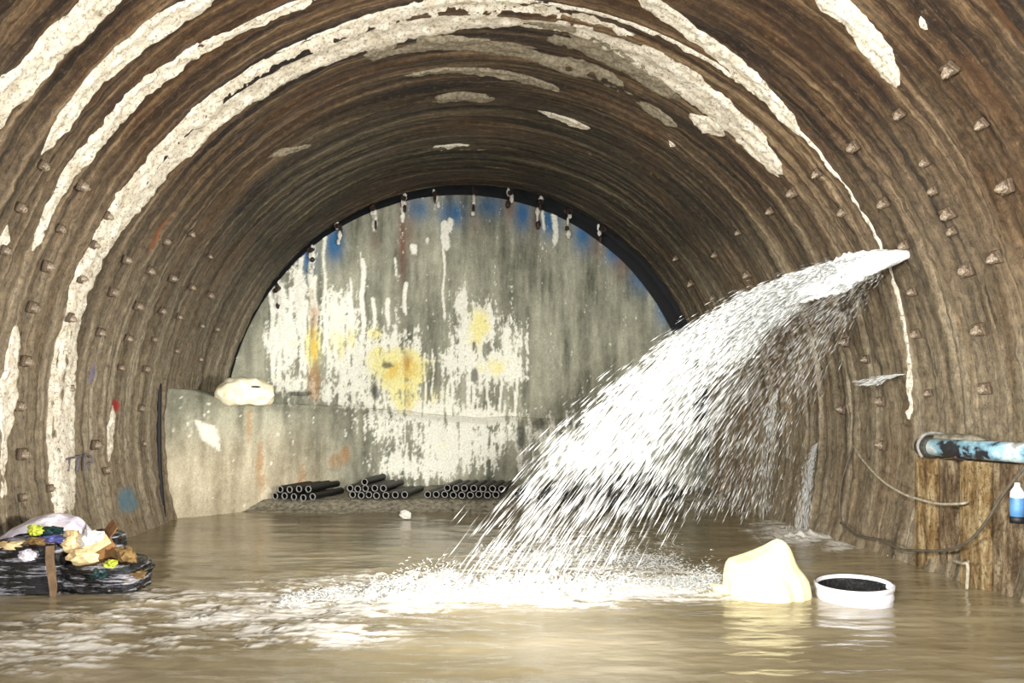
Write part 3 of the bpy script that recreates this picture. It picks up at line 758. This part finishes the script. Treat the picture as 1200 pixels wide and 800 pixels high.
heaps = [('slanting heap against the bench wall', [[322, 333, 344, 355, 366], [328, 339, 350, 361]], 12.98, .42, .02),
         ('middle heap', [[413, 423, 432, 441, 452, 463, 474], [410, 419, 428, 439, 449], [427]], 13.05, .28, .02),
         ('heap beside the falling jet', [[501, 511, 521, 531, 541, 551, 561, 571, 581], [524, 534, 544, 555, 566, 577, 588]], 13.1, .26, .02),
         ('heap seen through the falling spray', [[606, 618, 630, 643, 656], [612, 625, 637]], 13.2, .2, .02)]
for nm, rows_, Y, yaw, pitch in heaps:
    for r_, us in enumerate(rows_):
        for i, u in enumerate(us):
            rn = ['bottom', 'second', 'top'][r_]
            if len(us) == 1: lb = f'single black pipe lying on top of the {nm}'
            else: lb = f'black pipe, {ORD[i]} from left, {rn} row of the {nm}'
            pipe(u, r_, Y + rnd.uniform(-.06, .06) + r_ * .05, yaw + rnd.uniform(-.006, .006), pitch, lb, 'pipes in the ' + nm)

def lump(name, loc, dim, mat, parent=None, seed=0, amp=0.25, freq=2.2, sub=3, flat=0.0, smooth=True, power=1.0):
    bm = bmesh.new(); bmesh.ops.create_icosphere(bm, subdivisions=sub, radius=1)
    co = np.array([v.co[:] for v in bm.verts])
    if power != 1.0:
        co = np.sign(co) * np.abs(co) ** power
    k = 1 + amp * fbm(co[:, 0] * freq + 9, co[:, 1] * freq + 5, co[:, 2] * freq + 3, seed=seed, octv=4, gain=0.6)
    co = co * k[:, None]
    if flat: co[:, 2] = np.maximum(co[:, 2], -flat)
    co = co * np.array(dim)
    for v, c in zip(bm.verts, co): v.co = c
    o = bm_obj(name, bm, mat, parent, smooth); o.location = loc
    return o
# dark broken rock behind the curtain of spray
for i, (u, Y, s) in enumerate([(655, 13.9, .26), (683, 13.6, .34), (712, 14.0, .40), (735, 13.6, .33), (758, 14.0, .36), (700, 13.2, .22), (782, 13.9, .26), (668, 13.3, .18)]):
    x = (u - VU) / F * Y
    o = lump('broken_rock', (x, Y, bank_z(x, Y) + s * .35), (s, s * .8, s * .75), M_ROCK, None, 200 + i, .45, 1.7, 3, .55, False)
    tag(o, f'dark broken rock behind the spray, {ORD[sorted([655, 683, 712, 735, 758, 700, 782, 668]).index(u)]} from the left', 'rock', 'rocks behind the spray')
p = on_water(475, 606, .03)
tag(lump('stone', (p[0], p[1], .07), (.09, .08, .075), M_GROUT, None, 301, .5, 2.5, 3, .8, False), 'small white stone at the water edge below the pipes', 'stone')

# ------------------------------------------------------------------ sacks
M_CREAM = simple('cream_canvas', (240, 231, 188), 0.85, 0, 0.1, 6, 0.6, c2=(224, 212, 162), spec=0.2)
M_CREAM2 = simple('cream_woven_sack', (252, 246, 222), 0.85, 0, 0.12, 8, 0.3, c2=(224, 208, 166), spec=0.2)
# sack lying on the bench top
xb_, yb_ = -3.55, 13.0
Ys = 12.95
pc = at(287, 460, Ys)
sk = lump('cement_sack', tuple(pc), (.50, .34, .27), M_CREAM2, None, 411, .22, 1.6, 4, .8, True, .8)
co = sk.data.vertices
for v in co:                                  # creases across the sack, one end drooping
    x, y, z = v.co
    z += .012 * math.sin(x * 26 + z * 9) + .010 * math.sin(x * 9 - z * 30) - .12 * max(0, x - .05) * (1 if z > 0 else .2)
    v.co = (x, y, z)
tag(sk, 'cream sack slumped on top of the concrete bench wall', 'sack')
lump('sack_crease_shade', (.25, -.27, .09), (.09, .05, .02), M_ROCK, sk, 415, .3, 2, 2)  # dark lump put in for the shade of the sack's crease
# hooded cream tarp standing out of the water
base = on_water(908, 702)
e = empty('cream_tarpaulin', (base[0], base[1] + .22, 0))
tag(e, 'cream canvas bundle rising from the water beside the white drum', 'tarpaulin')
scl = base[1] / F
prof = [(-10, -47, 50), (0, -46, 49), (10, -46, 48.5), (20, -45.5, 47), (26, -45, 44), (34, -43.5, 38), (40, -40, 35), (46, -22, 33), (52, -8, 31), (57, 2, 29), (61, 8, 26), (63.5, 12, 22), (65, 16, 18.5)]
hh = np.array([a[0] for a in prof]) * scl; xl = np.array([a[1] for a in prof]) * scl; xr = np.array([a[2] for a in prof]) * scl
nh, na = 44, 90
H = np.linspace(hh[0], hh[-1], nh); A = np.linspace(0, 2 * math.pi, na, endpoint=False)
XL, XR = np.interp(H, hh, xl), np.interp(H, hh, xr)
P = np.zeros((nh, na, 3))
for i in range(nh):
    c, a = (XL[i] + XR[i]) / 2, (XR[i] - XL[i]) / 2
    dep = (0.30 * (1 - np.clip(H[i] / hh[-1], 0, 1) ** 1.6) + 0.045)
    sq = 0.82
    cx = np.sign(np.cos(A)) * np.abs(np.cos(A)) ** sq; cy = np.sign(np.sin(A)) * np.abs(np.sin(A)) ** sq
    fold = 1 + 0.10 * fbm(np.cos(A) * 3.2 + 3, np.sin(A) * 3.2 + 7, np.full(na, H[i] * 1.6), seed=421, octv=3) - 0.05 * np.exp(-((A - 4.95) / .05) ** 2) * (1 - .5 * H[i] / hh[-1])
    P[i] = np.stack([c + a * cx * (1 + (fold - 1) * .6), dep * cy * fold, np.full(na, H[i]) + .006 * np.sin(A * 5)], -1)
P = np.concatenate([P, np.repeat(P[-1].mean(0)[None, None], na, 1) + np.array([0, 0, .004])], 0)
grid_obj('canvas', P, M_CREAM, e, closed=True)
tail = np.array([on_water(u, v, .03) for u, v in [(868, 690), (856, 690), (845, 689), (834, 687)]])
P = []
for k, q in enumerate(tail):
    w = [.10, .075, .055, .03][k]
    P.append([q + np.array([0, -w, -.03]), q + np.array([0, -w * .4, .035]), q + np.array([0, w * .4, .03]), q + np.array([0, w, -.03])])
P = np.array(P) - np.array(e.location)
grid_obj('loose_flap', P, M_CREAM, e)

# ------------------------------------------------------------------ white drum
M_WHT = simple('white_plastic', (236, 236, 240), 0.4, 0, 0.06, 8, 0.05, c2=(206, 204, 204))
M_INK2 = simple('black_tar', (16, 17, 18), 0.3, 0, 0.5, 14, 0.9, c2=(5, 5, 6), bdist=0.03)
Yc = 6.72; Xd = (1001 - VU) / F * Yc
e = empty('open_drum', (Xd, Yc, 0)); tag(e, 'open white plastic drum half sunk with black inside', 'drum')
e.rotation_euler = (0.03, -0.055, 0)
def lathe(name, prof, mat, parent, seg=48):
    V = np.array([[(r * math.cos(w), r * math.sin(w), z) for w in np.linspace(0, 2 * math.pi, seg, endpoint=False)] for r, z in prof])
    return grid_obj(name, V, mat, parent, closed=True)
DR = .315
lathe('shell', [(.01, -.45), (DR * .97, -.45), (DR * .98, .02), (DR, .03), (DR, .055), (DR * .985, .065), (DR * .985, .13), (DR * .955, .13), (DR * .955, .02), (DR * .94, -.40)], M_WHT, e)
lathe('rim', [(DR * .975, .108), (DR * 1.025, .112), (DR * 1.03, .148), (DR * 1.0, .158), (DR * .955, .152), (DR * .95, .12)], M_WHT, e)
lathe('black_lining', [(DR * .995, .160), (DR * .955, .148), (DR * .93, -.05), (DR * .9, -.09), (.01, -.09)], M_INK2, e)
lump('lug', (DR * .72, -DR * .55, .15), (.035, .03, .03), M_WHT, e, 431, .1)

# ------------------------------------------------------------------ blue pipe and the clutter on the right-hand wall
def blue_material():
    m = Mat('flaking_blue_paint'); tc = m.n('ShaderNodeTexCoord').outputs['Object']
    f = m.noise(m.mapped(tc, (3, 2.6, 3)), 1.0, 6, 0.62); g = m.noise(tc, 30, 4)
    c = m.ramp(f, [(0.42, rgba(36, 38, 44)), (0.45, rgba(112, 152, 172)), (0.52, rgba(160, 200, 214)), (0.58, rgba(222, 234, 236)), (0.70, rgba(96, 92, 84))])
    c = m.mix(m.ramp(g, [(0.55, (0, 0, 0, 1)), (0.75, (.6, .6, .6, 1))]), c, rgba(90, 84, 74))
    m.set(c, 0.45, 0, 0.5); m.bump(f, 0.4, 0.01); return m.m
M_BLUE = blue_material()
e = empty('water_main', (5.16, 7.95, 1.335)); tag(e, 'flaking pale blue steel pipe along the wall above the rusty posts', 'pipe')
def ring_tube(name, prof, mat, parent, seg=28):   # prof: (r, y)
    V = np.array([[(r * math.cos(w), y, r * math.sin(w)) for w in np.linspace(0, 2 * math.pi, seg, endpoint=False)] for r, y in prof])
    return grid_obj(name, V, mat, parent, closed=True)
ring_tube('tube', [(.075, -.1), (.092, -.12), (.092, -1), (.092, -3), (.092, -9.5), (.08, -9.5)], M_BLUE, e)
ring_tube('end_collar', [(.04, .06), (.105, .05), (.122, .0), (.122, -.10), (.105, -.13), (.08, -.13)], M_ROCK, e)
sweep('strap', [(.28, -.03, .10), (.1, -.04, .145), (-.05, -.05, .13), (-.125, -.05, .02), (-.08, -.05, -.11)], .018, M_BLKRIM, e, 8, 4)
lump('mud_crust', (.08, -.35, .10), (.11, .34, .05), M_MUD, e, 441, .5, 2, 3)
for k in range(3): 
    o = sweep('bracket', [(.32, -.55 - k * 1.6, -.02), (.02, -.55 - k * 1.6, -.105), (-.08, -.55 - k * 1.6, -.075)], .022, M_PIPE, e, 8, 4)

def post_material(name, a, b, c_):
    m = Mat(name); tc = m.n('ShaderNodeTexCoord').outputs['Object']
    f = m.noise(m.mapped(tc, (9, 9, 2.2)), 1.0, 8, 0.75); g = m.noise(tc, 24, 6, 0.8)
    c = m.ramp(f, [(.36, rgba(*a)), (.48, rgba(*b)), (.62, rgba(*c_))])
    c = m.mix(m.ramp(g, [(.36, (.85, .85, .85, 1)), (.48, (0, 0, 0, 1))]), c, rgba(52, 40, 28))
    m.set(c, .85, 0, .3); m.bump(m.math('ADD', f, g), 1.0, .04); return m.m
M_RUST = post_material('rusted_post', (84, 62, 38), (142, 114, 72), (196, 176, 136))
M_RUST2 = post_material('brown_post', (62, 48, 34), (116, 96, 70), (178, 160, 130))
def post(name, u, v0, wpx, z1, mat, label, cat, X=5.20, dx=.09):
    y = F * X / (u - VU); w = wpx / F * y * .5 * y / X * 1.0
    w = wpx * y * y / (F * X) / 2
    nz = 30; Zs = np.linspace(-.35, z1, nz)
    P = []
    sec = [(-dx, -w), (-dx - .02, -w * .5), (-dx - .01, 0), (-dx - .02, w * .5), (-dx, w), (dx + .25, w), (dx + .25, -w)]
    for z in Zs:
        r_ = []
        for k, (a, b) in enumerate(sec):
            jit = .014 * float(fbm(np.array(z * 6.), np.array(k * 3.1 + u), seed=451))
            r_.append((X + a + jit + .03 * max(0, .3 - z) * 0, y + b + jit, z))
        P.append(r_)
    P = np.array(P); top = P[-1:].mean(1, keepdims=True).repeat(len(sec), 1)
    o = grid_obj(name, np.concatenate([P, top], 0), mat, closed=True, smooth=False)
    tag(o, label, cat); return o
post('rusty_post', 1093, 0, 24, 1.22, M_RUST, 'narrow ochre post under the far end of the blue pipe', 'post', 5.32)
post('rusty_post', 1152, 0, 34, 1.22, M_RUST, 'broad rusty ochre post under the blue pipe', 'post', 5.27)
post('rusty_post', 1119, 0, 18, 1.20, M_RUST2, 'dull brown post between the two ochre posts', 'post', 5.36)
post('rusty_post', 1184, 0, 22, 1.22, M_RUST2, 'dark brown post nearest the blue bottle', 'post', 5.31)

M_CABLE = simple('pale_dirty_cable', (168, 158, 136), 0.7, 0, 0.3, 20, 0)
M_CABLE2 = simple('dark_dirty_cable', (92, 84, 70), 0.7, 0, 0.3, 20, 0)
def cable(pts, rad, mat, label):
    q = []
    for (u, v, X) in pts: q.append(at(u, v, F * X / (u - VU)))
    tag(sweep('cable', q, rad, mat, None, 8, 6), label, 'cable')
cable([(1000, 522, 5.3), (1012, 540, 5.2), (1034, 563, 5.1), (1058, 578, 5.05), (1078, 585, 5.05), (1100, 590, 5.05), (1125, 590, 5.05), (1134, 588, 5.1)], .014, M_CABLE, 'pale cable sagging across the wall below the short leak')
cable([(985, 612, 5.2), (1005, 627, 5.1), (1030, 632, 5.05), (1055, 643, 5.0), (1080, 645, 5.0), (1110, 644, 5.0), (1135, 634, 5.0), (1155, 612, 4.98), (1175, 580, 4.98), (1200, 548, 5.0), (1225, 520, 5.1)], .014, M_CABLE2, 'dark cable looping low above the water past the rusty posts')
cable([(1000, 524, 5.3), (992, 545, 5.2), (985, 570, 5.15), (984, 600, 5.15), (988, 614, 5.2)], .012, M_CABLE2, 'thin cable hanging down the wall between the two sagging cables')
cable([(1118, 657, 5.02), (1128, 660, 4.98), (1134, 662, 4.98), (1133, 690, 4.98)], .016, M_CABLE, 'short pale cable end dipping into the water by the broad post')
# blue bottle hanging on the wall at the edge of the frame
pb = at(1192, 588, F * 5.0 / (1192 - VU))
e = empty('bottle', tuple(pb)); tag(e, 'blue and white plastic bottle hung low on the wall', 'bottle')
M_BLU2 = simple('blue_plastic', (84, 136, 186), 0.4, 0, 0.2, 10, 0)
lathe('bottle_body', [(.005, -.15), (.05, -.145), (.055, -.06), (.053, .04)], M_BLU2, e, 20)
lathe('bottle_shoulder', [(.053, .04), (.05, .09), (.022, .14), (.02, .17), (.004, .17)], M_WHT, e, 20)
lathe('bottle_foot', [(.005, -.19), (.056, -.185), (.057, -.13), (.05, -.125)], M_BLK, e, 20)

# ------------------------------------------------------------------ rubbish raft on the left
def film_material(name, c, c2, rough):
    m = Mat(name); tc = m.n('ShaderNodeTexCoord').outputs['Object']
    f = m.noise(m.mapped(tc, (3.0, 3.0, 22.0)), 1.0, 5, 0.65); g = m.noise(tc, 7, 5, 0.6)
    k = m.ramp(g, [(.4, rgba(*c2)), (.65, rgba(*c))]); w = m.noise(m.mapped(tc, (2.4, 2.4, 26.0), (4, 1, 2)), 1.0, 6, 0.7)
    k = m.mix(m.ramp(w, [(.54, (0, 0, 0, 1)), (.61, (.85, .85, .85, 1))]), k, rgba(186, 184, 192)); m.set(k, rough, 0, 0.9)  # pale streaks painted as glints on the glossy film
    m.bump(m.math('ADD', f, m.math('MULTIPLY', g, .5)), 1.0, .07); return m.m
M_FILM = film_material('black_stretch_film', (10, 10, 13), (3, 3, 4), 0.2)
def bundle(name, loc, dim, label, seed):
    n, m = 46, 84
    Zs = np.linspace(-1, 1, n); A = np.linspace(0, 2 * math.pi, m, endpoint=False)
    P = np.zeros((n, m, 3))
    for i, z in enumerate(Zs):
        k = (1 - abs(z) ** 5) ** .5 if abs(z) < 1 else 0
        k = max(k, .02)
        cx = np.sign(np.cos(A)) * np.abs(np.cos(A)) ** .6; cy = np.sign(np.sin(A)) * np.abs(np.sin(A)) ** .6
        fold = 1 + .13 * fbm(np.cos(A) * 2.6 + 3, np.sin(A) * 2.6 + 3, np.full(m, z * 8.), seed=seed, octv=4, gain=.75) + .10 * fbm(np.cos(A) * 1.2 + 3, np.sin(A) * 1.2 + 3, np.full(m, z * 1.5), seed=seed + 9, octv=2)
        P[i] = np.stack([dim[0] * cx * k * fold, dim[1] * cy * k * fold, np.full(m, z * dim[2]) + .02 * fbm(np.cos(A) * 2, np.sin(A) * 2, np.full(m, z), seed=seed + 3)], -1)
    o = grid_obj(name, P, M_FILM, closed=True); o.location = loc
    tag(o, label, 'bundle'); return o
Yp = 6.95
def px(u, v, y=Yp): return tuple(at(u, v, y))
bundle('wrapped_bundle', (px(22, 668)[0], Yp + .25, .20), (.43, .32, .30), 'tall bundle wrapped in shiny black film at the left edge', 461)
bundle('wrapped_bundle', (px(112, 676)[0], Yp + .27, .12), (.38, .34, .19), 'low bundle wrapped in shiny black film under the cardboard box', 471)
b3 = bundle('wrapped_bundle', (px(88, 628)[0], Yp + .62, .34), (.20, .16, .16), 'small black film bundle below the white plastic sheet', 481)
M_WOOD = simple('weathered_wood', (126, 102, 76), 0.85, 0, 0.4, 9, 0.6, c2=(92, 70, 48))
bm = bmesh.new(); bmesh.ops.create_cube(bm, size=1, matrix=Matrix.Diagonal((.065, .035, .52, 1)))
bmesh.ops.subdivide_edges(bm, edges=bm.edges[:], cuts=3, use_grid_fill=True)
for v in bm.verts:
    v.co.x += .008 * math.sin(v.co.z * 30); 
    if v.co.z < -.1: v.co.x *= max(.25, 1 + (v.co.z + .1) * 3)
o = bm_obj('wooden_stake', bm, M_WOOD); o.location = (px(68, 668)[0], Yp - .115, .21); o.rotation_euler = (.06, -.05, .1)
tag(o, 'short weathered wooden stake standing between the black bundles', 'stake')
# white plastic sheet thrown over the top
m_ = Mat('thin_white_sheet'); tc = m_.n('ShaderNodeTexCoord').outputs['Object']
m_.set(m_.ramp(m_.noise(tc, 6, 5), [(.35, rgba(196, 184, 206)), (.65, rgba(244, 240, 246))]), .35, 0, .6); m_.bump(m_.noise(tc, 9, 5), .8, .04)
M_SHEET = m_.m
top = np.array([px(u, v, Yp + .5) for u, v in [(-8, 636), (4, 628), (22, 614), (45, 604), (70, 600), (90, 605), (101, 617), (107, 640)]])
nx = 60; s = np.linspace(0, len(top) - 1, nx)
TL = np.stack([np.interp(s, np.arange(len(top)), top[:, i]) for i in range(3)], -1)
P = []
for j, q in enumerate(np.linspace(-1, 1, 26)):
    r_ = TL.copy(); r_[:, 1] += q * .30 + .03 * fbm(s * 1.2, s * 0 + q * 2, seed=491)
    r_[:, 2] -= .13 * abs(q) ** 1.8 * (1 if q < 0 else 1.8) + .03 * fbm(s * 1.1, s * 0 + q * 2.5, seed=492, octv=3)
    P.append(r_)
o = grid_obj('plastic_sheet', np.array(P), M_SHEET); 
md = o.modifiers.new('thickness', 'SOLIDIFY'); md.thickness = .006
tag(o, 'crumpled white plastic sheet draped over the rubbish heap', 'plastic sheet')
M_CARD = simple('brown_cardboard', (150, 108, 62), 0.85, 0, 0.35, 10, 0.3, c2=(96, 64, 36))
M_TAN = simple('pale_tan_paper', (240, 218, 168), 0.85, 0, 0.2, 10, 0.5, c2=(190, 156, 104))
M_LIME = simple('lime_plastic', (190, 200, 70), 0.5, 0, 0.25, 10, 0.2)
M_PUR = simple('violet_blue_plastic', (96, 100, 160), 0.45, 0, 0.35, 12, 0.2, c2=(40, 44, 90))
M_TEAL = simple('dark_teal_plastic', (26, 56, 56), 0.4, 0, 0.4, 12, 0.3)
M_STRAW = simple('dry_straw_brown', (150, 120, 70), 0.9, 0, 0.5, 20, 0.8, c2=(80, 60, 34))
# open cardboard box, tilted
e = empty('cardboard_box', px(114, 644, Yp + .22)); e.rotation_euler = (.25, -.5, .5)
tag(e, 'open brown cardboard box tipped on the low black bundle', 'box')
def slab(name, c, d, mat, parent, rot=(0, 0, 0)):
    bm = bmesh.new(); bmesh.ops.create_cube(bm, size=1, matrix=Matrix.Diagonal((*d, 1)))
    o = bm_obj(name, bm, mat, parent); o.location = c; o.rotation_euler = rot; return o
slab('box_bottom', (0, 0, -.10), (.30, .24, .012), M_CARD, e)
slab('box_side', (0, -.12, 0), (.30, .012, .20), M_CARD, e); slab('box_side', (0, .12, 0), (.30, .012, .20), M_CARD, e)
slab('box_end', (-.15, 0, 0), (.012, .24, .20), M_CARD, e); slab('box_end', (.15, 0, 0), (.012, .24, .20), M_CARD, e)
slab('box_flap', (.20, 0, .12), (.13, .24, .01), M_CARD, e, (0, -.5, 0))
slab('box_flap', (0, -.17, .12), (.28, .12, .01), M_TAN, e, (.5, 0, 0))
def rag(name, u, v, dim, mat, label, cat, seed, dy=0.1, amp=.5):
    o = lump(name, px(u, v, Yp + dy), dim, mat, None, seed, amp * 1.7, 3.4, 3, 0, False); tag(o, label, cat)
rag('crumpled_paper', 87, 636, (.11, .07, .11), M_TAN, 'crumpled pale tan paper leaning above the low bundle', 'paper', 501, .12)
rag('foam_block', 97, 652, (.14, .07, .075), M_TAN, 'pale tan foam slab in front of the cardboard box', 'foam block', 505, .0, .3)
rag('crumpled_paper', 108, 632, (.13, .09, .085), M_WHT, 'crumpled white paper on top of the cardboard box', 'paper', 509, .12)
rag('plastic_bag', 42, 621, (.075, .06, .05), M_LIME, 'lime yellow plastic bag tucked under the white sheet', 'bag', 513, .12)
rag('plastic_bag', 130, 661, (.055, .05, .04), M_LIME, 'lime yellow plastic bag beside the straw clump', 'bag', 517, -.02)
rag('plastic_bag', 62, 632, (.13, .07, .04), M_PUR, 'violet blue plastic bag above the wooden stake', 'bag', 521, .10)
rag('plastic_bag', 60, 622, (.12, .06, .045), M_TEAL, 'dark teal plastic bag below the white sheet', 'bag', 525, .16)
rag('plastic_bag', 116, 672, (.08, .05, .045), M_TEAL, 'dark teal plastic bag pressed into the low bundle', 'bag', 529, -.06)
rag('straw_clump', 147, 652, (.09, .08, .09), M_STRAW, 'clump of dry brown straw at the end of the heap', 'straw', 533, .12)
rag('wet_rag', 152, 673, (.14, .12, .05), M_STRAW, 'wet brown rag trailing from the heap into the water', 'rag', 537, .1)
rag('crumpled_paper', 14, 640, (.17, .10, .05), M_TAN, 'flattened tan paper on top of the tall bundle', 'paper', 541, .05)
rag('crumpled_paper', 45, 636, (.12, .08, .05), M_STRAW, 'crumpled brown paper behind the wooden stake', 'paper', 545, .06)
rag('plastic_bag', 33, 650, (.09, .05, .05), M_SHEET, 'scrap of white film on the tall black bundle', 'bag', 549, -.06)
